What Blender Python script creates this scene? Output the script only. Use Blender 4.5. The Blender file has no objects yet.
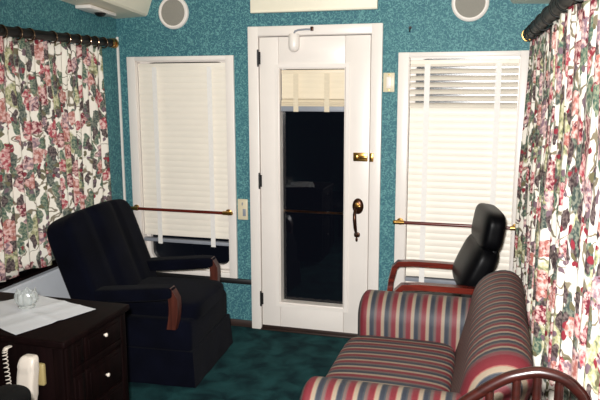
import bpy, bmesh, math, random
from mathutils import Vector, Matrix, Euler
random.seed(7)
PI = math.pi
COL = bpy.context.scene.collection
SC = bpy.context.scene

# ------------------------------------------------------------------ materials
def srgb(r, g, b):
    f = lambda c: (c/255/12.92) if c/255 <= .04045 else ((c/255+.055)/1.055)**2.4
    return (f(r), f(g), f(b), 1)

class NT:
    """small helper round a node tree"""
    def __init__(s, name):
        s.m = bpy.data.materials.new(name); s.m.use_nodes = True
        s.t = s.m.node_tree; s.n = s.t.nodes; s.l = s.t.links
        s.b = s.n['Principled BSDF']
    def node(s, typ, **k):
        n = s.n.new(typ)
        for a, v in k.items():
            if a in n.inputs.keys() if isinstance(a, str) else False: n.inputs[a].default_value = v
            else: setattr(n, a, v)
        return n
    def link(s, a, b): s.l.new(a, b)
    def coord(s, kind='Object', scale=None, rot=None):
        c = s.n.new('ShaderNodeTexCoord').outputs[kind]
        if scale or rot:
            mp = s.n.new('ShaderNodeMapping')
            if scale: mp.inputs['Scale'].default_value = scale
            if rot: mp.inputs['Rotation'].default_value = rot
            s.link(c, mp.inputs['Vector']); c = mp.outputs['Vector']
        return c
    def noise(s, vec, scale, detail=2, dist=0, out='Fac'):
        n = s.n.new('ShaderNodeTexNoise'); n.inputs['Scale'].default_value = scale
        n.inputs['Detail'].default_value = detail; n.inputs['Distortion'].default_value = dist
        s.link(vec, n.inputs['Vector']); return n.outputs[out]
    def ramp(s, fac, stops, interp='LINEAR'):
        n = s.n.new('ShaderNodeValToRGB'); cr = n.color_ramp; cr.interpolation = interp
        while len(cr.elements) < len(stops): cr.elements.new(.5)
        for e, (p, c) in zip(cr.elements, stops):
            e.position = p; e.color = c if len(c) == 4 else (*c, 1)
        s.link(fac, n.inputs['Fac']); return n.outputs['Color']
    def mix(s, fac, a, b, blend='MIX'):
        n = s.n.new('ShaderNodeMixRGB'); n.blend_type = blend
        for sock, v in ((n.inputs['Fac'], fac), (n.inputs['Color1'], a), (n.inputs['Color2'], b)):
            if hasattr(v, 'is_linked'): s.link(v, sock)
            elif isinstance(v, (int, float)): sock.default_value = v
            else: sock.default_value = v
        return n.outputs['Color']
    def math(s, op, a, b=None):
        n = s.n.new('ShaderNodeMath'); n.operation = op
        for i, v in enumerate((a, b)):
            if v is None: continue
            if hasattr(v, 'is_linked'): s.link(v, n.inputs[i])
            else: n.inputs[i].default_value = v
        return n.outputs[0]
    def bump(s, h, strength=.3, dist=.01):
        n = s.n.new('ShaderNodeBump'); n.inputs['Strength'].default_value = strength
        n.inputs['Distance'].default_value = dist
        s.link(h, n.inputs['Height']); s.link(n.outputs['Normal'], s.b.inputs['Normal'])
    def base(s, c):
        if hasattr(c, 'is_linked'): s.link(c, s.b.inputs['Base Color'])
        else: s.b.inputs['Base Color'].default_value = c
    def set(s, **k):
        for a, v in k.items(): s.b.inputs[a.replace('_', ' ')].default_value = v
        return s.m

def paint(name, c, rough=.5, var=.06, scale=8, metallic=0, bump=0, bscale=200, spec=.5):
    m = NT(name); v = m.coord()
    n = m.noise(v, scale, 3)
    lo = tuple(x*(1-var) for x in c[:3])+(1,); hi = tuple(min(1, x*(1+var)) for x in c[:3])+(1,)
    m.base(m.ramp(n, [(.3, lo), (.7, hi)]))
    if bump: m.bump(m.noise(v, bscale, 2), bump, .004)
    m.b.inputs['Roughness'].default_value = rough; m.b.inputs['Metallic'].default_value = metallic
    m.b.inputs['Specular IOR Level'].default_value = spec
    return m.m

def wood(name, dark, light, rough=.3, axis=0, scale=14, spec=.5):
    m = NT(name)
    sc = [1, 1, 1]; sc[axis] = .09
    v = m.coord(scale=tuple(x*scale for x in sc))
    n = m.noise(v, 3, 5, 1.2)
    m.base(m.ramp(n, [(.3, dark), (.7, light)]))
    m.bump(n, .08, .002)
    return m.set(Roughness=rough, Specular_IOR_Level=spec)

def wallpaper_mat():
    m = NT('wallpaper'); v = m.coord()
    big = m.noise(v, 1.3, 2)
    base = m.ramp(big, [(.35, srgb(56, 102, 114)), (.65, srgb(60, 112, 120))])
    n = m.noise(v, 46, 1, .8)
    worm = m.ramp(m.math('ABSOLUTE', m.math('SUBTRACT', n, .5)), [(.028, (1, 1, 1)), (.06, (0, 0, 0))])
    dots = m.ramp(m.noise(v, 80, 0), [(.6, (0, 0, 0)), (.66, (.5, .5, .5))])
    c = m.mix(worm, base, srgb(98, 150, 150))
    c = m.mix(dots, c, srgb(40, 84, 108))
    m.base(c); return m.set(Roughness=.6, Specular_IOR_Level=.3)

def carpet_mat():
    m = NT('carpet'); v = m.coord()
    n1 = m.noise(v, 7, 4, .5); n2 = m.noise(v, 260, 2)
    c = m.ramp(n1, [(.34, srgb(20, 46, 52)), (.66, srgb(42, 88, 90))])
    c = m.mix(.55, c, m.ramp(n2, [(.3, (.25, .25, .25)), (.7, (1, 1, 1))]), 'MULTIPLY')
    m.base(c); m.bump(n2, .8, .01)
    return m.set(Roughness=.95, Specular_IOR_Level=.1)

def stripe_mat():
    m = NT('striped_fabric')
    uv = m.coord('UV')
    sp = m.n.new('ShaderNodeSeparateXYZ'); m.link(uv, sp.inputs[0])
    f = m.math('FRACT', m.math('DIVIDE', sp.outputs['X'], .074))
    red, cream = srgb(108, 36, 44), srgb(142, 126, 108)
    navy, taupe = srgb(46, 50, 60), srgb(98, 80, 76)
    c = m.ramp(f, [(0, red), (.25, srgb(140, 88, 80)), (.29, cream), (.48, srgb(90, 88, 86)), (.52, navy), (.72, srgb(60, 64, 68)), (.80, taupe), (.94, srgb(108, 58, 62))], 'CONSTANT')
    weave = m.noise(m.coord('Object'), 700, 1)
    c = m.mix(.35, c, m.ramp(weave, [(.3, (.45, .45, .45)), (.7, (1, 1, 1))]), 'MULTIPLY')
    m.base(c); m.bump(weave, .3, .002)
    return m.set(Roughness=.55, Specular_IOR_Level=.4)

def floral_mat():
    m = NT('floral_chintz')
    uv = m.coord('UV')
    wob = m.noise(uv, 16, 2, 0, 'Color')
    w2 = m.n.new('ShaderNodeVectorMath'); w2.operation = 'MULTIPLY_ADD'
    m.link(wob, w2.inputs[0]); w2.inputs[1].default_value = (.06, .06, 0); m.link(uv, w2.inputs[2])
    pv = w2.outputs[0]
    def vor(scale, rnd=1, stretch=None, rot=0):
        vec = pv
        if stretch:
            mp = m.n.new('ShaderNodeMapping'); mp.inputs['Scale'].default_value = stretch
            mp.inputs['Rotation'].default_value = (0, 0, rot); m.link(pv, mp.inputs['Vector']); vec = mp.outputs[0]
        n = m.n.new('ShaderNodeTexVoronoi'); n.voronoi_dimensions = '2D'
        n.inputs['Scale'].default_value = scale; n.inputs['Randomness'].default_value = rnd
        m.link(vec, n.inputs['Vector'])
        sel = m.n.new('ShaderNodeSeparateColor'); m.link(n.outputs['Color'], sel.inputs[0])
        return n.outputs['Distance'], sel.outputs
    B, W, K = (0, 0, 0), (1, 1, 1), 'CONSTANT'
    c = srgb(236, 229, 216)
    st = m.noise(pv, 9, 1, .6)
    c = m.mix(m.ramp(m.math('ABSOLUTE', m.math('SUBTRACT', st, .5)), [(.014, W), (.03, B)]), c, srgb(124, 114, 94))
    # pale sage and straw washes
    d, q = vor(5.5)
    mask = m.math('MULTIPLY', m.ramp(d, [(.36, W), (.44, B)]), m.math('GREATER_THAN', q[0], .62))
    c = m.mix(mask, c, m.ramp(m.noise(uv, 55, 2), [(.36, srgb(112, 118, 92)), (.5, srgb(176, 172, 130)), (.66, srgb(208, 202, 176))]))
    # leaves in three directions
    for sc, rot, a, b, th, pk in ((15, .7, srgb(68, 92, 80), srgb(138, 144, 120), .31, .36), (13, -.6, srgb(62, 74, 70), srgb(124, 126, 112), .29, .42), (21, 1.5, srgb(60, 48, 50), srgb(112, 98, 94), .32, .52)):
        d, q = vor(sc, 1, (1, .42, 1), rot)
        mask = m.math('MULTIPLY', m.ramp(d, [(th, W), (th+.04, B)]), m.math('GREATER_THAN', q[0], pk))
        c = m.mix(mask, c, m.ramp(m.noise(uv, 75, 2), [(.42, a), (.6, b)]))
    # small buds and berries
    d, q = vor(30)
    mask = m.math('MULTIPLY', m.ramp(d, [(.34, W), (.42, B)]), m.math('GREATER_THAN', q[1], .76))
    c = m.mix(mask, c, m.ramp(q[2], [(0, srgb(112, 92, 100)), (.4, srgb(132, 46, 56)), (.7, srgb(104, 98, 72))], K))
    # blossoms
    for sc, th, pick in ((6.2, .36, .60), (9, .33, .58)):
        d, q = vor(sc, .9)
        pet = m.noise(uv, 30, 2)
        dd = m.math('ADD', d, m.math('MULTIPLY', m.math('SUBTRACT', pet, .5), .5))
        mask = m.math('MULTIPLY', m.ramp(dd, [(th, W), (th+.03, B)]), m.math('GREATER_THAN', q[0], pick))
        hue = m.ramp(q[1], [(0, srgb(164, 62, 74)), (.28, srgb(118, 40, 54)), (.55, srgb(128, 104, 114)), (.76, srgb(168, 104, 94))], K)
        fl = m.mix(m.ramp(m.noise(uv, 50, 3), [(.42, B), (.6, W)]), hue, srgb(222, 186, 178))
        fl = m.mix(m.ramp(m.noise(uv, 38, 2, 1.2), [(.34, W), (.38, B)]), fl, srgb(96, 40, 50))
        c = m.mix(mask, c, fl)
    m.base(c)
    return m.set(Roughness=.6, Specular_IOR_Level=.25)

def glass_mat(name, tint=(1, 1, 1, 1), rough=0.0):
    m = NT(name); m.base(tint)
    return m.set(Roughness=rough, Transmission_Weight=1, IOR=1.45)

M = {}
M['wallpaper'] = wallpaper_mat()
M['carpet'] = carpet_mat()
M['stripe'] = stripe_mat()
M['floral'] = floral_mat()
M['white'] = paint('white_gloss_paint', srgb(236, 228, 220), .35, .02, 5)
M['cream'] = paint('cream_paint', srgb(236, 229, 208), .5, .03, 4)
M['blind'] = paint('cream_blind_slats', srgb(240, 232, 218), .45, .02, 6)
M['doorblind'] = paint('beige_blind_slats', srgb(230, 216, 190), .5, .03, 6)
M['tape'] = paint('white_ladder_tape', srgb(236, 232, 226), .7, .03, 60)
M['tape2'] = paint('beige_ladder_tape', srgb(218, 204, 178), .7, .03, 60)
M['rail'] = paint('grey_bottom_rail', srgb(138, 142, 150), .5, .05, 20)
M['brass'] = paint('brass', srgb(196, 150, 82), .28, .12, 40, 1)
M['bronze'] = paint('dark_bronze', srgb(70, 44, 30), .3, .2, 60, .8)
M['black'] = paint('black_iron', srgb(16, 15, 16), .45, .2, 40)
M['blackmatt'] = paint('black_rubber', srgb(6, 6, 7), .7, .2, 40, 0, 0, 200, .2)
M['mahog'] = wood('mahogany', srgb(62, 18, 14), srgb(116, 40, 28), .25, 0, 12)
M['hoopwood'] = wood('red_brown_wood', srgb(18, 6, 4), srgb(44, 13, 9), .28, 0, 10)
M['darkwood'] = wood('dark_cabinet_wood', srgb(9, 4, 4), srgb(21, 9, 9), .55, 2, 10, .06)
M['armwood'] = wood('arm_post_wood', srgb(50, 22, 17), srgb(84, 42, 32), .35, 2, 12)
def velour():
    m = NT('navy_velour'); v = m.coord()
    n = m.noise(v, 6, 4); f = m.noise(v, 500, 1)
    m.base(m.ramp(n, [(.3, srgb(6, 7, 14)), (.7, srgb(10, 12, 24))])); m.bump(f, .4, .003)
    m.b.inputs['Sheen Weight'].default_value = .02
    return m.set(Roughness=.95, Specular_IOR_Level=.04)
M['navy'] = velour()
def leather():
    m = NT('black_leather'); v = m.coord()
    n = m.noise(v, 5, 3); f = m.noise(v, 120, 3)
    m.base(m.ramp(n, [(.3, srgb(4, 4, 6)), (.7, srgb(8, 8, 10))])); m.bump(f, .15, .003)
    return m.set(Roughness=.4, Specular_IOR_Level=.1)
M['leather'] = leather()
M['paper'] = paint('white_sheet', srgb(222, 224, 228), .7, .04, 6)
M['panelgrey'] = paint('pale_grey_panel', srgb(222, 226, 232), .5, .03, 5)
M['phone'] = paint('ivory_plastic', srgb(222, 210, 196), .35, .03, 10)
M['phone2'] = paint('yellowed_plastic', srgb(160, 142, 96), .45, .04, 10)
M['beige'] = paint('beige_plate', srgb(214, 202, 172), .4, .04, 10)
M['grille'] = paint('grey_speaker_cloth', srgb(142, 138, 128), .8, .12, 300, 0, .5, 600)
M['rodgreen'] = paint('dark_green_rod', srgb(10, 13, 10), .5, .2, 30, 0, 0, 200, .2)
M['ringbrown'] = paint('dark_polished_ring', srgb(120, 96, 76), .18, .1, 30, .9)
M['rodbrown'] = paint('dark_brown_rod', srgb(14, 8, 7), .4, .2, 30, 0, 0, 200, .25)
M['chrome'] = paint('chrome', srgb(205, 205, 200), .15, .05, 30, 1)
M['glass'] = glass_mat('window_glass')
M['dusty'] = glass_mat('dusty_glass', (1, 1, 1, 1), .22)
M['cutglass'] = glass_mat('cut_glass', srgb(236, 240, 238), .2)
M['cutglass'].node_tree.nodes['Principled BSDF'].inputs['Transmission Weight'].default_value = .7
M['thresh'] = wood('dark_threshold', srgb(34, 22, 18), srgb(58, 40, 32), .5, 0, 10)
M['ext'] = paint('dark_platform_steel', srgb(24, 26, 30), .6, .2, 10)

# ------------------------------------------------------------------ mesh helper
class MB:
    def __init__(s): s.bm = bmesh.new(); s.uv = s.bm.loops.layers.uv.new('UVMap')
    def face(s, vs, uvs=None):
        try: f = s.bm.faces.new(vs)
        except ValueError: return None
        if uvs:
            for l, u in zip(f.loops, uvs): l[s.uv].uv = u
        return f
    def box(s, x0, x1, y0, y1, z0, z1, r=0, seg=2, mtx=None):
        r_ = bmesh.ops.create_cube(s.bm, size=1)
        vs = r_['verts']
        for v in vs:
            v.co = Vector(((x0+x1)/2+v.co.x*(x1-x0), (y0+y1)/2+v.co.y*(y1-y0), (z0+z1)/2+v.co.z*(z1-z0)))
        if r:
            es = list({e for v in vs for e in v.link_edges})
            out = bmesh.ops.bevel(s.bm, geom=es, offset=r, segments=seg, profile=.5, affect='EDGES')
            vs = list({v for f in out['faces'] for v in f.verts} | {v for v in vs if v.is_valid})
        if mtx: bmesh.ops.transform(s.bm, matrix=mtx, verts=vs)
        return s
    def soft(s, c, size, p=6, n=10, mtx=None, fn=None):
        """pillow-like super-ellipsoid from a subdivided cube"""
        grid = {}
        def get(k):
            if k not in grid:
                v = Vector([a/n*2-1 for a in k])
                q = sum(abs(a)**p for a in v)**(1/p)
                v = v/q
                co = Vector((v.x*size[0]/2, v.y*size[1]/2, v.z*size[2]/2))
                if fn: co = fn(co, v)
                co = co+Vector(c)
                if mtx: co = mtx @ co
                grid[k] = s.bm.verts.new(co)
            return grid[k]
        for ax in range(3):
            o = [a for a in range(3) if a != ax]
            for side in (0, n):
                for i in range(n):
                    for j in range(n):
                        ks = []
                        for di, dj in ((0, 0), (1, 0), (1, 1), (0, 1)):
                            k = [0, 0, 0]; k[ax] = side; k[o[0]] = i+di; k[o[1]] = j+dj; ks.append(tuple(k))
                        s.face([get(k) for k in ks])
        return s
    def loft(s, rings, closed=True, cap=True, us=None):
        R = [[s.bm.verts.new(p) for p in r] for r in rings]
        n = len(R[0])
        for a in range(len(R)-1):
            for i in range(n if closed else n-1):
                j = (i+1) % n
                uv = [(us[a], i/n), (us[a], (i+1)/n), (us[a+1], (i+1)/n), (us[a+1], i/n)] if us else None
                s.face([R[a][i], R[a][j], R[a+1][j], R[a+1][i]], uv)
        if cap and closed:
            for k in (0, -1):
                s.face(R[k] if k else list(reversed(R[k])), [(us[k], 0)]*n if us else None)
        return s
    def tube(s, pts, r, n=10, closed=False):
        pts = [Vector(p) for p in pts]; N = len(pts)
        rr = r if isinstance(r, (list, tuple)) else [r]*N
        rings = []; up = None
        for i, p in enumerate(pts):
            a = pts[i-1] if (i > 0 or closed) else p
            b = pts[(i+1) % N] if (i < N-1 or closed) else p
            t = (b-a).normalized()
            if up is None:
                up = t.orthogonal().normalized()
            up = (up-t*up.dot(t)).normalized()
            q = t.cross(up)
            rings.append([p+(up*math.cos(k/n*2*PI)+q*math.sin(k/n*2*PI))*rr[i] for k in range(n)])
        if closed: rings.append(rings[0][:])
        s.loft(rings, True, not closed)
        return s
    def cyl(s, p0, p1, r0, r1=None, n=16): return s.tube([p0, p1], [r0, r1 or r0], n)
    def lathe(s, prof, origin=(0, 0, 0), axis='z', n=28):
        o = Vector(origin); rings = []
        for r, h in prof:
            ring = []
            for k in range(n):
                a = k/n*2*PI; c_, s_ = math.cos(a)*r, math.sin(a)*r
                p = {'z': (c_, s_, h), 'y': (c_, h, s_), 'x': (h, c_, s_)}[axis]
                ring.append(o+Vector(p))
            rings.append(ring)
        return s.loft(rings)
    def prism(s, poly, axis, a, b):
        def P(q, h): return {'x': (h, q[0], q[1]), 'y': (q[0], h, q[1]), 'z': (q[0], q[1], h)}[axis]
        return s.loft([[P(q, a) for q in poly], [P(q, b) for q in poly]])
    def ring_prism(s, outer, inner, axis, a, b):
        """frame between two polygons with the same number of points"""
        def P(q, h): return Vector({'x': (h, q[0], q[1]), 'y': (q[0], h, q[1]), 'z': (q[0], q[1], h)}[axis])
        n = len(outer)
        V = [[s.bm.verts.new(P(q, h)) for q in pl] for h in (a, b) for pl in (outer, inner)]
        oa, ia, ob, ib = V
        for i in range(n):
            j = (i+1) % n
            s.face([oa[i], oa[j], ia[j], ia[i]]); s.face([ob[j], ob[i], ib[i], ib[j]])
            s.face([oa[j], oa[i], ob[i], ob[j]]); s.face([ia[i], ia[j], ib[j], ib[i]])
        return s
    def build(s, name, mat, parent=None, smooth=True, angle=40, mtx=None):
        bmesh.ops.remove_doubles(s.bm, verts=s.bm.verts[:], dist=1e-6)
        bmesh.ops.recalc_face_normals(s.bm, faces=s.bm.faces[:])
        me = bpy.data.meshes.new(name); s.bm.to_mesh(me); s.bm.free()
        if smooth:
            me.polygons.foreach_set('use_smooth', [True]*len(me.polygons))
            me.set_sharp_from_angle(angle=math.radians(angle))
        me.materials.append(M[mat] if isinstance(mat, str) else mat)
        o = bpy.data.objects.new(name, me); COL.objects.link(o)
        if parent: o.parent = parent
        if mtx: o.matrix_local = mtx
        return o

def tag(o, label=None, cat=None, group=None, kind=None):
    if label: o['label'] = label
    if cat: o['category'] = cat
    if group: o['group'] = group
    if kind: o['kind'] = kind
    return o
def thing(name, label, cat, loc=(0, 0, 0), rz=0, group=None):
    o = bpy.data.objects.new(name, None); COL.objects.link(o); o.empty_display_size = .1
    o.location = loc; o.rotation_euler = (0, 0, rz)
    return tag(o, label, cat, group)
def structure(o, label, cat): return tag(o, label, cat, kind='structure')
def rel(root):
    """moves a part modelled in world coordinates under its thing"""
    m = Matrix.Translation(root.location) @ root.rotation_euler.to_matrix().to_4x4()
    return m.inverted()

# ------------------------------------------------------------------ shell
X0, X1, YB, ZC = -1.43, 1.43, -6.2, 2.5
def sheet(name, rects, axis, a, b, mat, label, cat):
    m = MB()
    for u0, u1, v0, v1 in rects:
        if axis == 'y': m.box(u0, u1, a, b, v0, v1)
        if axis == 'x': m.box(a, b, u0, u1, v0, v1)
        if axis == 'z': m.box(u0, u1, v0, v1, a, b)
    return structure(m.build(name, mat, smooth=False), label, cat)
sheet('floor', [(X0-.1, X1+.1, YB-.1, .12)], 'z', -.1, 0, 'carpet', 'dark teal green carpet floor', 'floor')
sheet('ceiling', [(X0-.1, X1+.1, YB-.1, .12)], 'z', ZC, ZC+.1, 'cream', 'cream painted ceiling', 'ceiling')
WL = (-1.292, -.609, .38, 1.856)      # openings x0,x1,z0,z1
WR = (.598, 1.262, .38, 1.856)
DO = (-.385, .372, 0, 2.005)
sheet('wall_far', [(X0-.1, WL[0], 0, ZC), (WL[0], WL[1], 0, WL[2]), (WL[0], WL[1], WL[3], ZC), (WL[1], DO[0], 0, ZC),
                   (DO[0], DO[1], DO[3], ZC), (DO[1], WR[0], 0, ZC), (WR[0], WR[1], 0, WR[2]), (WR[0], WR[1], WR[3], ZC), (WR[1], X1+.1, 0, ZC)],
      'y', 0, .12, 'wallpaper', 'far end wall with small patterned teal wallpaper around the door', 'wall')
sheet('wall_left', [(YB, -2.7, 0, ZC), (-2.7, -.42, 0, .58), (-2.7, -.42, 1.9, ZC), (-.42, 0, 0, ZC)], 'x', X0-.1, X0, 'wallpaper', 'left side wall with teal wallpaper behind curtain', 'wall')
sheet('wall_right', [(YB, 0, 0, ZC)], 'x', X1, X1+.1, 'wallpaper', 'right side wall with teal wallpaper behind curtains', 'wall')
sheet('wall_back', [(X0-.1, X1+.1, 0, ZC)], 'y', YB-.1, YB, 'wallpaper', 'teal wall at the near end of the car', 'wall')

def soffit(name, sx, label):
    m = MB(); rings = []
    for y, zw, zi in ((0, 2.143, 2.152), (-1.0, 2.225, 2.235), (YB, 2.225, 2.235)):
        rings.append([(sx*1.43, y, zw), (sx*1.20, y, zi), (sx*1.185, y, zi+.012), (sx*1.147, y, zi+.11), (sx*1.10, y, ZC), (sx*1.43, y, ZC)])
    m.loft(rings)
    return structure(m.build(name, 'cream', smooth=False), label, 'trim')
soffit('trim_1', -1, 'cream boxed soffit along the left wall under the ceiling')
soffit('trim_2', 1, 'cream boxed soffit along the right wall under the ceiling')
m = MB(); m.box(-.428, .402, -.035, 0, 2.145, ZC, .006); m.box(-.418, .392, -.04, -.03, 2.15, 2.158)
structure(m.build('trim_3', 'cream'), 'cream panel on the wall above the door', 'trim')
m = MB(); m.box(-1.43, -1.414, -.016, 0, 0, 2.02, .004)
structure(m.build('trim_4', 'white'), 'white corner moulding between left and far walls', 'trim')
m = MB(); m.box(-1.41, -.455, -.022, 0, (.314), .350, .006)
structure(m.build('trim_5', 'black'), 'black rail along the far wall under the left window', 'trim')
m = MB(); m.prism([(-1.43, .12), (-1.385, .12), (-1.385, .575), (-1.395, .585), (-1.43, .585)], 'y', -2.9, -.03)
structure(m.build('trim_6', 'panelgrey', smooth=False), 'pale grey panel along the left wall under the curtain', 'trim')
m = MB(); m.box(-1.41, -.455, -.012, 0, 0, .05, .003); m.box(.44, 1.43, -.012, 0, 0, .05, .003)
structure(m.build('baseboard_far', 'thresh'), 'dark low baseboard on the far wall', 'baseboard')

# ------------------------------------------------------------------ windows
def rrect(x0, x1, z0, z1, r, n=6):
    out = []
    for cx, cz, a0 in ((x1-r, z1-r, 0), (x0+r, z1-r, PI/2), (x0+r, z0+r, PI), (x1-r, z0+r, 1.5*PI)):
        for k in range(n+1):
            a = a0+k/n*PI/2; out.append((cx+math.cos(a)*r, cz+math.sin(a)*r))
    return out
def end_window(name, W, o0, o1, label, gl='glass'):
    t = thing(name, label, 'window', ((W[0]+W[1])/2, 0, W[2])); t['kind'] = 'structure'
    mt = rel(t)
    m = MB(); e = .006
    zt, zb = 1.882, .352
    m.box(o0, W[0]+e, -.022, 0.001, zb, zt, .004); m.box(W[1]-e, o1, -.022, .001, zb, zt, .004)
    m.box(W[0], W[1], -.0215, .001, W[3]-.004, zt-.0005, .004); m.box(W[0], W[1], -.0215, .001, zb+.0005, W[2]+.01, .004)
    m.box(W[0], W[0]+.008, 0, .12, W[2], W[3]); m.box(W[1]-.008, W[1], 0, .12, W[2], W[3])
    m.box(W[0], W[1], 0, .12, W[3]-.008, W[3]); m.box(W[0], W[1], 0, .12, W[2], W[2]+.02)
    m.build('frame', 'white', t, mtx=mt)
    m = MB(); r = .07
    m.ring_prism(rrect(W[0]+.006, W[1]-.006, W[2]+.005, W[3]-.006, .002), rrect(W[0]+.04, W[1]-.022, W[2]+.045, W[3]-.012, r), 'y', .045, .075)
    m.build('sash', 'white', t, mtx=mt)
    m = MB(); m.box(W[0]+.01, W[1]-.01, .078, .083, W[2]+.02, W[3]-.01)
    m.build('pane', gl, t, smooth=False, mtx=mt)
end_window('window_1', WL, -1.351, -.557, 'white framed window left of the door, dark below its blind')
end_window('window_2', WR, .536, 1.312, 'white framed window right of the door behind the black chair', 'dusty')
t = thing('window_3', 'dark side window behind the left floral curtain', 'window', (X0, -1.5, .58)); t['kind'] = 'structure'
mt = rel(t)
m = MB(); m.ring_prism([(-2.7, .58), (-.42, .58), (-.42, 1.9), (-2.7, 1.9)], [(-2.64, .60), (-.48, .60), (-.48, 1.84), (-2.64, 1.84)], 'x', X0-.09, X0-.004)
m.build('frame', 'darkwood', t, smooth=False, mtx=mt)
m = MB(); m.box(X0-.08, X0-.075, -2.66, -.46, .59, 1.86); m.build('pane', 'glass', t, smooth=False, mtx=mt)

# ------------------------------------------------------------------ door
t = thing('door_1', 'white glazed door with tall dark glass and brass hardware', 'door', (0, 0, 0)); t['kind'] = 'structure'
m = MB()
m.box(-.453, DO[0]+.004, -.024, .001, 0, 2.062, .005); m.box(DO[1]-.006, .437, -.024, .001, 0, 2.062, .005)
m.box(DO[0], DO[1], -.0235, .001, 2.0, 2.0615, .005)
m.box(DO[0], DO[0]+.003, 0, .12, 0, 2.0); m.box(DO[1]-.003, DO[1], 0, .12, 0, 2.0); m.box(DO[0], DO[1], 0, .12, 1.998, 2.005)
m.build('casing', 'white', t)
G = (-.243, .200, .205, 1.792)
lx0, lx1 = -.376, .361
m = MB(); g = .0015
m.box(lx0, G[0]-g, -.012, .06, .012, 1.993, .003); m.box(G[1]+g, lx1, -.012, .06, .012, 1.993, .003)
m.box(G[0], G[1], -.0118, .06, G[3], 1.993, .003); m.box(G[0], G[1], -.0118, .06, .012, G[2], .003)
m.build('leaf', 'white', t)
m = MB()
def fr(a, b, c, d, w): return [(a, c), (b, c), (b, d), (a, d)], [(a+w, c+w), (b-w, c+w), (b-w, d-w), (a+w, d-w)]
o_, i_ = fr(G[0]-.028, G[1]+.028, G[2]-.028, G[3]+.028, .022); m.ring_prism(o_, i_, 'y', -.019, -.0119)
o_, i_ = fr(G[0], G[1], G[2], G[3], .004); m.ring_prism(o_, i_, 'y', -.0118, .058)
m.build('glazing_bead', 'white', t, smooth=False)
m = MB(); m.box(G[0]+.003, G[1]-.003, .05, .055, G[2]+.003, G[3]-.003); m.build('pane', 'glass', t, smooth=False)
for z in (1.86, 1.05, .225):
    m = MB(); m.cyl((-.381, -.029, z-.045), (-.381, -.029, z+.045), .0065); m.box(-.378, -.366, -.027, -.018, z-.04, z+.04)
    for q in (-.05, .05): m.lathe([(.001, -.006), (.006, -.003), (.006, .003), (.001, .006)], (-.381, -.029, z+q), n=10)
    m.build('hinge', 'black', t)
# handle set
hs = MB(); hs.lathe([(.001, -.026), (.018, -.024), (.031, -.018), (.034, -.012)], (0, 0, 0), 'y', 28)
ros = hs.build('escutcheon', 'bronze', t); ros.location = (.292, 0, .905); ros.scale = (1.1, 1, 1.55)
m = MB(); m.lathe([(.001, -.05), (.014, -.048), (.016, -.04), (.009, -.032), (.008, -.02)], (.292, 0, .918), 'y', 20)
m.box(.274, .312, -.046, -.040, .906, .914, .002, 2, Matrix.Identity(4))
m.build('thumb_latch', 'brass', t)
m = MB()
m.tube([(.284, -.02, .90), (.282, -.05, .885), (.281, -.068, .86), (.283, -.072, .82), (.286, -.066, .77), (.288, -.048, .735), (.289, -.022, .722)], [.009, .010, .0115, .012, .0115, .009, .008], 12)
m.soft((.289, -.02, .716), (.04, .016, .034), 3, 6); m.soft((.287, -.02, .684), (.016, .012, .03), 2.4, 6)
m.build('pull_handle', 'bronze', t)
m = MB(); m.box(.258, .352, -.022, -.012, 1.2, 1.256, .004); m.box(.30, .352, -.034, -.020, 1.218, 1.238, .005); m.box(.272, .29, -.03, -.02, 1.215, 1.241, .003)
m.box(.366, .392, -.034, -.022, 1.2, 1.256, .004); m.box(.372, .386, -.04, -.03, 1.212, 1.244, .003)
m.build('surface_bolt', 'brass', t)
# closer on the top rail
m = MB(); m.lathe([(.001, 1.893), (.018, 1.897), (.032, 1.912), (.036, 1.93), (.036, 2.0), (.030, 2.008), (.001, 2.010)], (-.128, -.047, 0), 'z', 24)
m.box(-.155, -.10, -.03, -.011, 1.92, 1.995, .003)
cl = m.build('door_closer', 'white', t)
m = MB(); m.tube([(-.128, -.045, 2.008), (-.122, -.05, 2.022), (-.10, -.05, 2.03), (-.05, -.045, 2.034), (-.015, -.04, 2.033)], .006, 8)
m.build('closer_arm', 'rail', cl)
m = MB(); m.box(-.022, -.004, -.046, -.022, 2.024, 2.05, .003); m.build('arm_bracket', 'bronze', cl)
m = MB(); m.box(DO[0], DO[1], -.03, .12, 0, .012, .003); m.box(-.376, .361, -.02, -.012, .012, .034, .002)
m.build('threshold', 'thresh', t)
# grab bar on the outer side of the door glass
t2 = thing('grab_bar', 'dim brass grab bar outside the dark door glass', 'grab bar', (0, .10, .83))
m = MB(); m.cyl((-.25, 0, 0), (.21, 0, 0), .008); m.build('bar', 'bronze', t2)
for x in (-.25, .21):
    m = MB(); m.lathe([(.012, -.045), (.012, -.038), (.007, -.03), (.011, -.004), (.011, .008)], (x, 0, 0), 'y', 14); m.build('bracket', 'brass', t2)

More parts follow.
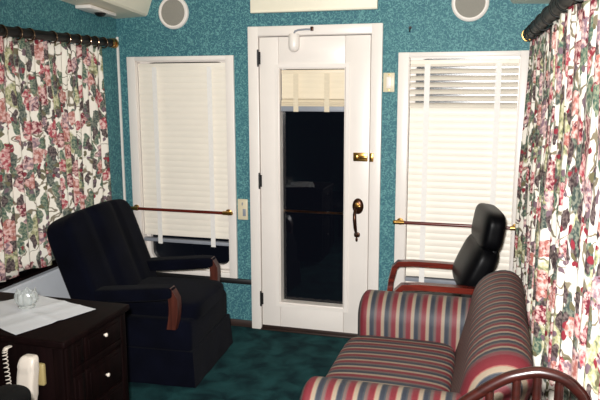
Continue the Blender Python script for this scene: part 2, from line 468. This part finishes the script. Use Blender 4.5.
# ------------------------------------------------------------------ blinds
def blind(label, x0, x1, zt, zb, y, tilt_fn, tapes, slatmat, tapemat, pitch=.0415, drop=.012, rail=.024):
    t = thing('window_blind', label, 'blind', ((x0+x1)/2, y, zb), 0, 'slatted blinds on the far wall'); mt = rel(t)
    m = MB(); m.box(x0, x1, y-.006, y+.022, zt-.03, zt-.004, .003); m.build('head_rail', slatmat, t, mtx=mt)
    m = MB(); z = zt-.03; i = 0
    while z > zb+rail+.006:
        a = tilt_fn(z)
        pts = []
        for k in range(7):
            q = (k/6-.5); w = .05*q; bow = .004*(1-4*q*q)
            pts.append((w*math.cos(a)-bow*math.sin(a), w*math.sin(a)+bow*math.cos(a)))
        low = [(p[0]+.0022*math.sin(a), p[1]-.0022*math.cos(a)) for p in pts]
        ring = [(y+p[0], z+p[1]) for p in pts]+[(y+p[0], z+p[1]) for p in reversed(low)]
        dz = random.uniform(-.0012, .0012)
        m.loft([[(x0+.002, q[0], q[1]+dz) for q in ring], [(x1-.002, q[0], q[1]-dz) for q in ring]])
        z -= pitch(z) if callable(pitch) else pitch
    m.build('slats', slatmat, t, mtx=mt)
    m = MB(); m.box(x0+.001, x1-.001, y-.024, y+.02, zb, zb+rail, .003); m.build('bottom_rail', 'rail', t, mtx=mt)
    for tx in tapes:
        m = MB(); n = 40; w = .017
        rr = []
        for k in range(n+1):
            zz = zt-.03+(zb-drop-zt+.03)*k/n; yy = y-.0275+.0012*math.sin(k*1.9)
            rr.append([(tx-w, yy, zz), (tx+w, yy, zz), (tx+w, yy+.0015, zz), (tx-w, yy+.0015, zz)])
        m.loft(rr); m.build('ladder_tape', tapemat, t, mtx=mt)
    return t
CL = math.radians(84)
blind('cream slatted blind in the window left of the door, dark gap beneath', WL[0]+.01, WL[1]-.01, WL[3]-.016, .578, .014, lambda z: CL, (-1.145, -.735), 'blind', 'tape')
blind('cream slatted blind right of the door with its upper slats open', WR[0]+.01, WR[1]-.01, WR[3]-.016, .425, .014, lambda z: math.radians(34) if z > 1.525 else CL, (.715, 1.135), 'blind', 'tape')
blind('short beige blind drawn up at the top of the door glass', G[0]+.008, G[1]-.008, G[3]-.004, 1.515, .024, lambda z: CL if z > 1.6 else math.radians(30), (-.13, .078), 'doorblind', 'tape2', pitch=lambda z: .034 if z > 1.6 else .013, drop=.002, rail=.034)

# mahogany bars across the two windows
def window_bar(label, x0, x1, z):
    t = thing('safety_bar', label, 'bar', ((x0+x1)/2, -.055, z), 0, 'wooden bars across the far windows'); h = (x1-x0)/2
    m = MB(); m.cyl((-h, 0, 0), (h, 0, 0), .0105, n=14); m.build('bar', 'mahog', t)
    for s in (-1, 1):
        m = MB(); m.lathe([(.022, .033), (.022, .028), (.012, .024), (.010, 0)], (s*(h-.025), 0, 0), 'y', 16)
        m.cyl((s*(h-.055), 0, 0), (s*(h-.0), 0, 0), .0135); m.lathe([(.001, -.014), (.012, -.010), (.014, 0), (.012, .01), (.001, .014)], (s*(h+.004), 0, 0), 'x', 14)
        m.build('bracket', 'brass', t)
window_bar('dark mahogany bar with brass ends across the window left of the door', -1.345, -.585, .822)
window_bar('reddish bar with brass ends across the window right of the door', .545, 1.30, .822)

# ------------------------------------------------------------------ wall fittings
def speaker(label, x, z):
    t = thing('wall_speaker', label, 'speaker', (x, 0, z), 0, 'round wall speakers')
    m = MB(); m.lathe([(.086, -.002), (.088, -.02), (.098, -.022), (.108, -.014), (.110, 0), (.086, 0)], (0, 0, 0), 'y', 40); m.build('rim', 'white', t)
    m = MB(); m.lathe([(.001, -.017), (.05, -.016), (.089, -.012), (.089, -.001), (.001, 0)], (0, 0, 0), 'y', 36); m.build('grille', 'grille', t)
speaker('round grey wall speaker with white rim above the left window', -.987, 2.17)
speaker('round grey wall speaker with white rim above the right window', .955, 2.165)
t = thing('thermostat', 'beige wall plate with small grey display beside the left window', 'thermostat', (-.511, 0, .845))
m = MB(); m.box(-.037, .037, -.016, 0, -.072, .072, .006); m.build('cover', 'beige', t)
m = MB(); m.box(.002, .024, -.019, -.013, -.045, .005, .002); m.build('display', 'rail', t)
m = MB(); m.box(-.004, .004, -.022, -.013, .03, .05, .002); m.build('lever', 'rail', t)
t = thing('light_switch', 'beige light switch plate between door and right window', 'light switch', (.478, 0, 1.70))
m = MB(); m.box(-.036, .036, -.008, 0, -.06, .06, .004); m.build('plate', 'beige', t)
m = MB(); m.box(-.014, .014, -.014, -.006, -.034, .034, .002); m.build('rocker', 'white', t)
for z in (-.048, .048):
    m = MB(); m.lathe([(.001, -.0095), (.004, -.009), (.004, -.007)], (0, 0, z), 'y', 10); m.build('screw', 'brass', t)
m = MB(); m.lathe([(.001, -.004), (.009, -.004), (.010, 0)], (.602, 0, 2.03), 'y', 12)
m.tube([(.602, -.003, 2.03), (.602, -.016, 2.018), (.602, -.024, 2.006), (.603, -.026, 2.014)], .004, 8)
tag(m.build('wall_hook', 'black'), 'tiny black hook on the teal wall above the right window', 'hook')
# vent on the soffit
t = thing('ceiling_vent', 'white rectangular air vent under the left cream soffit', 'vent', (-1.365, -.34, 2.158), 0)
sl = Euler((-.083, 0, 0)).to_matrix().to_4x4()
m = MB(); m.box(-.055, .055, -.15, .15, -.010, .012, .004, mtx=sl); m.build('plate', 'white', t)
m = MB(); m.lathe([(.001, -.034), (.02, -.032), (.034, -.02), (.038, -.010)], (.015, .02, 0), 'z', 18); m.build('nozzle', 'black', t)

# ------------------------------------------------------------------ curtains
def fold_curve(s0, s1, pitch, amp, seed):
    rnd = random.Random(seed); s = s0; ks = [s0]
    while s < s1: s += pitch*rnd.uniform(.65, 1.4); ks.append(s)
    am = [amp*rnd.uniform(.55, 1.25) for _ in ks]
    def f(x):
        for i in range(len(ks)-1):
            if ks[i] <= x <= ks[i+1]:
                q = (x-ks[i])/(ks[i+1]-ks[i]); a = am[i]*(1-q)+am[i+1]*q
                return a*math.sin(2*PI*q)*(1-.25*math.cos(2*PI*q*2))
        return 0
    return f
def curtain(label, y0, y1, xfn, zt, zb, sign, pitch, amp, seed, uoff):
    """hangs along a side wall from y0 (far) to y1 (near); sign = direction into the room"""
    L = y0-y1; n = int(L/.0075); nz = 22
    ft = fold_curve(0, L+.3, pitch*.62, amp*.55, seed); fb = fold_curve(0, L+.3, pitch, amp, seed+1)
    rnd = random.Random(seed+5); ph = rnd.uniform(0, 6)
    m = MB(); pts = []
    for j in range(nz+1):
        v = j/nz; z = zt+(zb-zt)*v; row = []
        k = min(1, v*2.2); k = k*k*(3-2*k)
        for i in range(n+1):
            s = i/n*L
            dx = ft(s)*(1-k)+fb(s)*k
            flare = .012*v*math.sin(s*9+ph)
            zz = z+(.012*math.sin(s*21+ph)+.2*fb(s) if j == nz else 0)+(.006*abs(math.sin(s/pitch*5)) if j == 0 else 0)
            row.append(Vector((xfn(y0-s)+sign*(dx+flare), y0-s+.012*math.sin(s*13+v*2)*v, zz)))
        pts.append(row)
    mid = pts[nz//2]; u = [0]
    for i in range(n): u.append(u[-1]+(mid[i+1]-mid[i]).length)
    V = [[m.bm.verts.new(p) for p in r] for r in pts]
    for j in range(nz):
        for i in range(n):
            m.face([V[j][i], V[j][i+1], V[j+1][i+1], V[j+1][i]], [(u[a]+uoff, pts[b][a].z) for a, b in ((i, j), (i+1, j), (i+1, j+1), (i, j+1))])
    o = m.build('curtain', 'floral', angle=80)
    so = o.modifiers.new('thickness', 'SOLIDIFY'); so.thickness = .0025; so.offset = 0
    return tag(o, label, 'curtain', 'floral curtains on the side walls')
def rod(label, p0, p1, mat, r):
    t = thing('curtain_rod', label, 'curtain rod', p0, 0, 'curtain rods on the side walls')
    d = Vector(p1)-Vector(p0)
    m = MB(); m.cyl((0, 0, 0), d, r, n=18); m.build('rod', mat, t)
    e = -d.normalized()
    m = MB()
    for a, b, ra, rb in ((.0, .02, r*1.15, r*1.15), (.02, .03, r*.8, r*.8), (.03, .045, r*1.25, r*1.3), (.045, .07, r*1.1, r*.85), (.07, .082, r*.85, r*.3)):
        m.cyl(e*a, e*b, ra, rb, 16)
    m.build('finial', 'brass', t)
    sgn = 1 if p0[0] > 0 else -1
    for q in (.06, .5, .93):
        c = d*q
        m = MB(); w = sgn*(1.43-abs(p0[0]+c.x))
        m.cyl((c.x+w, c.y, c.z), (c.x+sgn*r*.8, c.y, c.z), .009); m.lathe([(.024, -.008), (.024, 0), (.012, 0)] if sgn > 0 else [(.024, .008), (.024, 0), (.012, 0)], (c.x+w, c.y, c.z), 'x', 16)
        m.build('bracket', 'black', t)
    return t
def rings(cur, p0, p1, ys, r, mat):
    for y in ys:
        q = (y-p0[1])/(p1[1]-p0[1]); c = Vector(p0).lerp(Vector(p1), q)
        m = MB(); R = r+.007; tilt = random.uniform(-.12, .12)
        m.tube([(c.x+R*math.cos(a), c.y+tilt*R*math.sin(a), c.z-.004+R*math.sin(a)) for a in [k/20*2*PI for k in range(20)]], .0042, 8, True)
        m.build('curtain_ring', mat, cur)
LR0, LR1 = (-1.352, -.215, 1.966), (-1.352, -2.75, 1.966)
rod('dark curtain rod with brass finial on the left wall', LR0, LR1, 'rodbrown', .026)
c = curtain('floral curtain on the left wall with a hem above the pale panel', -.305, -2.7, lambda y: -1.365, 1.934, .655, 1, .085, .025, 11, 0)
rings(c, LR0, LR1, [-.30, -.40, -.485, -.59, -.70, -.83, -1.03, -1.13, -1.25, -1.42, -1.6], .026, 'ringbrown')
RR0, RR1 = (1.292, -.125, 1.966), (1.385, -2.9, 1.966)
xr = lambda y: 1.305+min(.045, (-y-.14)*.07)
rod('dark green curtain rod with brass tip on the right wall', RR0, RR1, 'rodgreen', .03)
c = curtain('gathered floral curtain on the right wall nearest the end window', -.14, -1.63, lambda y: xr(y)+.01, 1.934, .10, -1, .10, .028, 23, 3.3)
rings(c, RR0, RR1, [-.22, -.42, -.66, -.95, -1.25, -1.55], .03, 'rodgreen')
c = curtain('wide floral curtain at the right edge beside the wooden hoop chair', -1.66, -3.4, lambda y: min(1.392, 1.355+(-y-1.66)*.06), 1.934, .10, -1, .15, .016, 41, 7.7)
rings(c, RR0, RR1, [-1.75, -2.05, -2.35, -2.6, -2.8], .03, 'rodgreen')

# ------------------------------------------------------------------ recliner
t = thing('recliner', 'navy blue upholstered recliner with wooden arm posts before the left window', 'armchair', (-.804, -.71, 0), math.radians(4))
def rowprism(m, X0_, X1_, Yh, z0, z1, flare, wav):
    n = 60; rings_ = []
    for k in range(7):
        v = k/6; z = z1+(z0-z1)*v; ring = []
        per = [(X1_, -Yh), (X1_, Yh), (X0_, Yh), (X0_, -Yh)]
        for e in range(4):
            a, b = per[e], per[(e+1) % 4]
            for i in range(n//4):
                q = i/(n//4); x, y = a[0]+(b[0]-a[0])*q, a[1]+(b[1]-a[1])*q
                s = 1+flare*v
                w = 1+wav*v*math.sin((e*15+i)*1.25)
                cx = (X0_+X1_)/2
                ring.append((cx+(x-cx)*s*w, y*s*w, z))
        rings_.append(ring)
    return m.loft(rings_)
m = MB(); m.box(-.33, .335, -.325, .325, .20, .39, .03, 4); m.build('body', 'navy', t)
m = MB(); rowprism(m, -.33, .345, .33, .012, .215, .045, .006); m.build('skirt', 'navy', t, angle=60)
m = MB(); m.soft((.075, 0, .41), (.56, .54, .12), 7, 14, fn=lambda c, v: c+Vector((0, 0, .015*(1-v.x**2)*(1-v.y**2) if v.z > 0 else 0))); m.build('seat_cushion', 'navy', t)
def chan(c, v):
    if v.x > .2:
        g = min(abs(v.y-.36), abs(v.y+.36)); c = c+Vector((-.018*math.exp(-(g/.07)**2)+.012*math.cos(v.y*4), 0, 0))
    if v.z > .5: c = c+Vector((0, 0, -.02*v.y*v.y))
    return c
bm_ = Matrix.Translation((-.318, -.01, .645)) @ Euler((0, math.radians(-20), 0)).to_matrix().to_4x4()
m = MB(); m.soft((0, 0, 0), (.19, .78, .66), 9, 24, bm_, chan); m.build('backrest', 'navy', t)
for s in (-1, 1):
    m = MB(); m.soft((-.02, s*.335, .535), (.54, .12, .078), 5, 12, fn=lambda c, v: c+Vector((0, 0, .026*v.x)))
    a = m.build('armrest', 'navy', t)
    m = MB()
    rr = []
    for k in range(9):
        q = k/8; z = .35+.238*q; x = .235+.018*math.sin(q*PI*.9)-.05*max(0, q-.75)**1*2
        w, d = .052*(1+.15*q), .026
        rr.append([(x-d, s*.335-w/2, z), (x+d, s*.335-w/2, z), (x+d, s*.335+w/2, z), (x-d, s*.335+w/2, z)])
    m.loft(rr); m.build('arm_post', 'armwood', a, angle=30)
m = MB(); m.cyl((-.22, -.36, .8), (-.20, -.36, .8), .004); m.bm.clear()
m.cyl((-.34, .34, .80), (-.34, .385, .80), .009); m.soft((-.34, .39, .80), (.026, .022, .026), 2.5, 6); m.build('lever_knob', 'black', t)

# ------------------------------------------------------------------ striped settee
t = thing('settee', 'striped red, cream and blue upholstered settee along the right curtain', 'sofa', (.85, -1.49, 0)); mt = rel(t)
def capsule(m, axis, c0, zc, zbot, R, a0, a1, uoff, bulge=.05, both=True, tilt=0, slant=0):
    """upholstered roll: half-round top over straight sides, domed ends; UV.x = distance along it"""
    prof = []
    nn = 14
    prof += [(R*.93, zbot), (R*.94, zbot+(zc-zbot)*.35), (R*.97, zbot+(zc-zbot)*.75)]
    prof += [(R*math.cos(k/nn*PI), zc+R*math.sin(k/nn*PI)) for k in range(nn+1)]
    prof += [(-R*.97, zbot+(zc-zbot)*.75), (-R*.94, zbot+(zc-zbot)*.35), (-R*.93, zbot)]
    core = [(0, min(p[1], zc)) for p in prof]
    rings_, us = [], []
    d = 1 if a1 > a0 else -1
    st = []
    ncap = 8
    if both:
        for k in range(ncap): a = PI/2*(1-k/ncap)*.97; st.append((a0-d*0+0, a, -1))
    nb = 24
    for k in range(nb+1): st.append((a0+(a1-a0)*k/nb, 0, 0))
    for k in range(1, ncap+1): st.append((a1, PI/2*k/ncap*.97, 1))
    for pos, a, e in st:
        along = pos+d*e*bulge*math.sin(a)
        sc = math.cos(a)
        ring = []
        for p, c in zip(prof, core):
            q = c[0]+(p[0]-c[0])*sc; z = c[1]+(p[1]-c[1])*sc
            q += tilt*(z-zbot)
            ring.append((along, c0+q, z) if axis == 'x' else (c0+q, along, z))
        rings_.append(ring)
        us.append(uoff+d*(pos-a0)+e*R*(1-sc)*1.0)
    m.loft(rings_, us=us)
    return m
def uv_axis(o, ax, off=0, flip=1):
    me = o.data; u = me.uv_layers[0].data
    for l in me.loops: u[l.index].uv = (me.vertices[l.vertex_index].co[ax]*flip+off+10*.074, .5)
m = MB(); m.box(.52, 1.24, -2.14, -.84, .10, .30, .02, 3); o = m.build('base', 'stripe', t, mtx=mt); uv_axis(o, 1)
m = MB(); m.soft((.735, -1.485, .375), (.535, .84, .17), 7, 20, fn=lambda c, v: c+Vector((0, 0, .012*(1-v.x**2)*(1-v.y**2) if v.z > 0 else 0)))
o = m.build('seat_cushion', 'stripe', t, mtx=mt); uv_axis(o, 1)
for yc, nm in ((-.93, 'far'), (-2.045, 'near')):
    m = MB(); capsule(m, 'x', yc, .505, .10, .125, .535, 1.10, .60, .05); m.build('arm', 'stripe', t, mtx=mt, angle=60)
m = MB(); capsule(m, 'y', 1.022, .672, .12, .114, -.93, -1.985, .645, .12, tilt=.28); m.build('backrest', 'stripe', t, mtx=mt, angle=60)
for x in (.56, 1.18):
    for y in (-.9, -2.08):
        m = MB(); m.cyl((x, y, 0), (x, y, .11), .018, .026); m.build('foot', 'darkwood', t, mtx=mt)

# ------------------------------------------------------------------ black leather chair
t = thing('leather_chair', 'black leather high back chair with red wooden arms behind the striped settee', 'armchair', (.878, -.467, 0), math.radians(10))
def rot(x, z, a): return Matrix.Translation((x, 0, z)) @ Euler((0, math.radians(a), 0)).to_matrix().to_4x4()
m = MB(); m.soft((0, 0, 0), (.125, .46, .22), 4.2, 16, rot(.24, .90, 9)); m.build('headrest', 'leather', t)
m = MB(); m.soft((0, 0, 0), (.15, .47, .31), 3.6, 16, rot(.175, .69, 25)); m.build('backrest', 'leather', t)
m = MB(); m.soft((0, 0, 0), (.05, .40, .46), 5, 14, rot(.205, .66, 18)); m.build('back_shell', 'leather', t)
m = MB(); m.soft((-.12, 0, .385), (.66, .46, .14), 5, 14); m.build('seat', 'leather', t)
for s in (-1, 1):
    y = s*.245
    m = MB(); pts = [(-.30, .012), (-.305, .30), (-.285, .50), (-.265, .585), (-.240, .610), (-.15, .614), (.02, .606), (.19, .595)]
    full = [(x, y, z) for x, z in pts]+[(.24, y, .55), (.25, y, .35), (.26, y, .012)]
    rr = []
    for i, p in enumerate(full):
        a = Vector(full[max(0, i-1)]); b = Vector(full[min(len(full)-1, i+1)]); tg = (b-a).normalized()
        nrm = Vector((-tg.z, 0, tg.x)); w, h = .026, .016; p = Vector(p)
        rr.append([p+nrm*h+Vector((0, w, 0)), p+nrm*h-Vector((0, w, 0)), p-nrm*h-Vector((0, w, 0)), p-nrm*h+Vector((0, w, 0))])
    m.loft(rr); m.build('arm', 'mahog', t, angle=50)
m = MB(); m.box(-.29, .25, -.22, .22, .29, .335, .01); m.build('seat_frame', 'mahog', t)

# ------------------------------------------------------------------ wooden hoop chair
t = thing('hoop_chair', 'red brown wooden hoop back chair with spindles at the lower right', 'chair', (1.2, -3.05, 0)); mt = rel(t)
hoop = [(1.013, -2.87, 0.5), (1.013, -2.85, 0.811), (1.024, -2.85, 0.886), (1.05, -2.85, 0.947), (1.087, -2.85, 0.992), (1.114, -2.85, 1.016), (1.144, -2.85, 1.041), (1.178, -2.85, 1.064), (1.208, -2.85, 1.076), (1.239, -2.85, 1.084), (1.269, -2.85, 1.082), (1.295, -2.85, 1.073), (1.315, -2.85, 1.058), (1.334, -2.85, 1.033), (1.349, -2.85, 0.981), (1.359, -2.85, 0.904), (1.364, -2.85, 0.836), (1.364, -2.87, 0.5)]
def smooth_path(P, k=6):
    P = [Vector(p) for p in P]; out = []
    for i in range(len(P)-1):
        a = P[max(0, i-1)]; b = P[i]; c = P[i+1]; d = P[min(len(P)-1, i+2)]
        for j in range(k):
            q = j/k
            out.append(.5*((2*b)+(c-a)*q+(2*a-5*b+4*c-d)*q*q+(3*b-a-3*c+d)*q**3))
    return out+[P[-1]]
hp = smooth_path(hoop)
m = MB(); m.tube(hp, .0125, 12); m.build('back_hoop', 'hoopwood', t, mtx=mt)
def hoop_at(x):
    return min([p for p in hp if p.z > .8], key=lambda p: abs(p.x-x))
hx = (hoop[0][0]+hoop[-1][0])/2
for xb, xt in ((1.10, 1.08), (1.15, 1.145), (1.195, 1.197), (1.235, 1.238), (1.275, 1.284)):
    q = hoop_at(xt); a = Vector((xb, -2.89, .50))
    m = MB(); m.tube([a, a.lerp(q, .45), q], [.008, .012, .009], 10); m.build('spindle', 'hoopwood', t, mtx=mt)
sx0, sx1 = hoop[0][0]-.02, hoop[-1][0]+.01; sw = sx1-sx0; sm = (sx0+sx1)/2
m = MB(); m.soft((sm, -3.07, .485), (sw, .42, .05), 4, 16, fn=lambda c, v: c+Vector((0, 0, -.015*(1-v.x**2)*(1-v.y**2) if v.z > 0 else 0))); m.build('seat', 'hoopwood', t, mtx=mt)
for sx in (-1, 1):
    for sy in (-1, 1):
        m = MB(); a = Vector((sm+sx*sw*.32, -3.07+sy*.14, .47)); b = Vector((sm+sx*sw*.42, -3.07+sy*.19, 0))
        m.tube([a, a.lerp(b, .3), a.lerp(b, .5), a.lerp(b, .7), b], [.014, .019, .015, .019, .012], 10); m.build('leg', 'hoopwood', t, mtx=mt)
for sx in (-1, 1):
    m = MB(); x = sm+sx*sw*.377; m.cyl((x, -3.235, .2), (x, -2.905, .2), .010); m.build('stretcher', 'hoopwood', t, mtx=mt)

# ------------------------------------------------------------------ dark cabinet
CX0, CX1, CY0, CY1 = -1.30, -.425, -2.165, -1.722
t = thing('cabinet', 'dark wood cabinet with small drawers under the white sheet', 'cabinet', ((CX0+CX1)/2, (CY0+CY1)/2, 0)); mt = rel(t)
m = MB(); m.box(CX0, CX1, CY0, CY1, .06, .69, .004); m.box(CX0+.02, CX1-.02, CY0+.02, CY1-.02, 0, .07)
for y in (CY0+.003, CY1-.043): m.box(CX1-.01, CX1+.008, y, y+.04, .06, .69, .003)
for z in (.06, .555): m.box(CX1-.01, CX1+.007, CY0+.02, CY1-.02, z, z+.025, .003)
for x in (CX0, CX1-.045): m.box(x, x+.045, CY0-.008, CY0+.01, .06, .69, .003)
m.build('body', 'darkwood', t, mtx=mt)
m = MB(); m.box(CX0, CX1+.02, CY0-.02, CY1+.02, .69, .72, .008, 3); m.build('top', 'darkwood', t, mtx=mt)
def front(nm, y0, y1, z0, z1, knob):
    m = MB(); m.box(CX1-.005, CX1+.008, y0, y1, z0, z1, .003); m.box(CX1+.004, CX1+.013, y0+.02, y1-.02, z0+.018, z1-.018, .004)
    d = m.build(nm, 'darkwood', t, mtx=mt)
    if knob:
        m = MB(); m.lathe([(.005, .010), (.005, .016), (.007, .018), (.009, .022), (.007, .026), (.001, .028)], (CX1, (y0+y1)/2+.0, knob), 'x', 16)
        k = m.build('knob', 'phone', d)
front('drawer', -2.035, CY1-.05, .585, .685, .648)
front('side_panel', CY0+.05, -2.045, .585, .685, None)
front('drawer', -2.035, CY1-.05, .40, .545, .47)
front('drawer', -2.035, CY1-.05, .09, .385, .25)
front('side_panel', CY0+.05, -2.045, .09, .545, None)
# white sheet with creases
m = MB(); P4 = [Vector((-.505, -1.815, 0)), Vector((-.632, -2.172, 0)), Vector((-1.06, -2.0, 0)), Vector((-.90, -1.705, 0))]
n = 24; V = []
for i in range(n+1):
    row = []
    for j in range(n+1):
        a, b = i/n, j/n
        p = P4[0].lerp(P4[1], a).lerp(P4[3].lerp(P4[2], a), b)
        cr = .0035*(max(0, 1-abs(a-.5)/.08)+max(0, 1-abs(b-.5)/.08)+max(0, 1-abs(b-.25)/.05)*.6)
        row.append((p.x, p.y, .7225+cr))
    V.append(row)
for dz in (0, .0012):
    R = [[m.bm.verts.new((p[0], p[1], p[2]+dz)) for p in r] for r in V]
    for i in range(n):
        for j in range(n): m.face([R[i][j], R[i+1][j], R[i+1][j+1], R[i][j+1]])
tag(m.build('table_cloth', 'paper', angle=60), 'white creased sheet spread on the dark cabinet top', 'cloth')
# cut glass dish
t = thing('glass_dish', 'small cut glass dish standing on the white sheet', 'dish', (-.805, -1.885, .727))
m = MB(); prof = [(.001, 0), (.034, 0), (.036, .006), (.030, .012), (.044, .026), (.048, .042), (.046, .060), (.043, .072), (.038, .072), (.041, .058), (.042, .042), (.036, .026), (.001, .018)]
o_ = []
for r, h in prof:
    o_.append([Vector((r*(1+.05*math.cos(k*PI)*(1 if r > .035 else 0))*math.cos(k/24*2*PI), r*(1+.05*math.cos(k*PI)*(1 if r > .035 else 0))*math.sin(k/24*2*PI), h+(.008*math.cos(k/24*2*PI*6) if h > .07 else 0))) for k in range(24)])
m.loft(o_); m.build('bowl', 'cutglass', t, angle=20)
# telephone hung on the cabinet's near side
t = thing('telephone', 'ivory telephone handset hung on the near side of the dark cabinet', 'telephone', (-.54, CY0-.01, .47)); mt = rel(t)
m = MB(); m.box(-.575, -.500, CY0-.030, CY0-.0085, .535, .625, .008, 3); m.build('cradle', 'phone2', t, mtx=mt)
m = MB(); m.soft((-.548, CY0-.062, .565), (.074, .05, .21), 5, 14, fn=lambda c, v: c+Vector((.012*v.z, .014*v.z*v.z-(.006 if abs(v.z) > .55 else 0), 0)))
m.build('handset', 'phone', t, mtx=mt, angle=60)
m = MB(); pts = []
base = smooth_path([(-.535, CY0-.08, .462), (-.55, CY0-.07, .42), (-.60, CY0-.05, .41), (-.645, CY0-.04, .46), (-.655, CY0-.04, .55), (-.665, CY0-.035, .66), (-.66, CY0-.012, .675)], 60)
for i, p in enumerate(base): pts.append(p+Vector((.009*math.cos(i*.75), .009*math.sin(i*.75), 0)))
m.tube(pts, .0022, 5); m.build('coiled_cord', 'phone', t, mtx=mt)
# black padded chair at the lower left edge
t = thing('desk_chair', 'black padded chair arm at the lower left corner before the telephone', 'chair', (-.72, -2.80, 0)); mt = rel(t)
m = MB(); m.soft((-.300, -2.70, 0.703), (.14, .30, .105), 2.6, 14, Matrix.Identity(4)); m.build('arm_pad', 'blackmatt', t, mtx=mt)
m = MB(); m.lathe([(.001, -.008), (.005, -.006), (.006, 0)], (-.272, -2.846, 0.705), 'y', 10); m.build('stud', 'chrome', t, mtx=mt)
m = MB(); m.box(-0.335, -0.295, -2.72, -2.68, .36, 0.659, .008); m.build('arm_post', 'blackmatt', t, mtx=mt)
m = MB(); m.soft((-.70, -2.72, .38), (.50, .46, .10), 5, 12); m.build('seat', 'blackmatt', t, mtx=mt)
for sx in (-1, 1):
    for sy in (-1, 1):
        m = MB(); m.cyl((-.70+sx*.19, -2.72+sy*.17, 0), (-.70+sx*.19, -2.72+sy*.17, .35), .014, .018); m.build('leg', 'blackmatt', t, mtx=mt)

# ------------------------------------------------------------------ camera and light
F = 672.738; yaw, pit, roll = .282032, .167037, -.0027553
C = Vector((1.1312, -4.26586, 1.67584))
w = Vector((-math.sin(yaw)*math.cos(pit), math.cos(yaw)*math.cos(pit), -math.sin(pit)))
r0 = Vector((math.cos(yaw), math.sin(yaw), 0)); u0 = r0.cross(w)
r = r0*math.cos(roll)+u0*math.sin(roll); u = -r0*math.sin(roll)+u0*math.cos(roll)
cam = bpy.data.cameras.new('camera'); cam.sensor_width = 36; cam.lens = F/600*36; cam.clip_start = .05
co = bpy.data.objects.new('camera', cam); COL.objects.link(co)
co.matrix_world = Matrix((( r.x, u.x, -w.x, C.x), (r.y, u.y, -w.y, C.y), (r.z, u.z, -w.z, C.z), (0, 0, 0, 1)))
SC.camera = co
# the camera's flash gun
fl = bpy.data.lights.new('flash', 'SPOT'); fl.shadow_soft_size = .04; fl.energy = 735; fl.color = (1, .985, .97); fl.spot_size = math.radians(100); fl.spot_blend = 1
fo = bpy.data.objects.new('flash', fl); COL.objects.link(fo)
fp = C+u*.09-r*.05
fo.matrix_world = co.matrix_world @ Euler((0, math.radians(-9), 0)).to_matrix().to_4x4(); fo.location = fp
wd = bpy.data.worlds.new('night'); wd.use_nodes = True; SC.world = wd
wd.node_tree.nodes['Background'].inputs[0].default_value = (.01, .012, .02, 1); wd.node_tree.nodes['Background'].inputs[1].default_value = .3
SC.view_settings.view_transform = 'Standard'; SC.view_settings.look = 'None'; SC.view_settings.gamma = 1; SC.view_settings.use_curve_mapping = False
SC.view_settings.exposure = 0
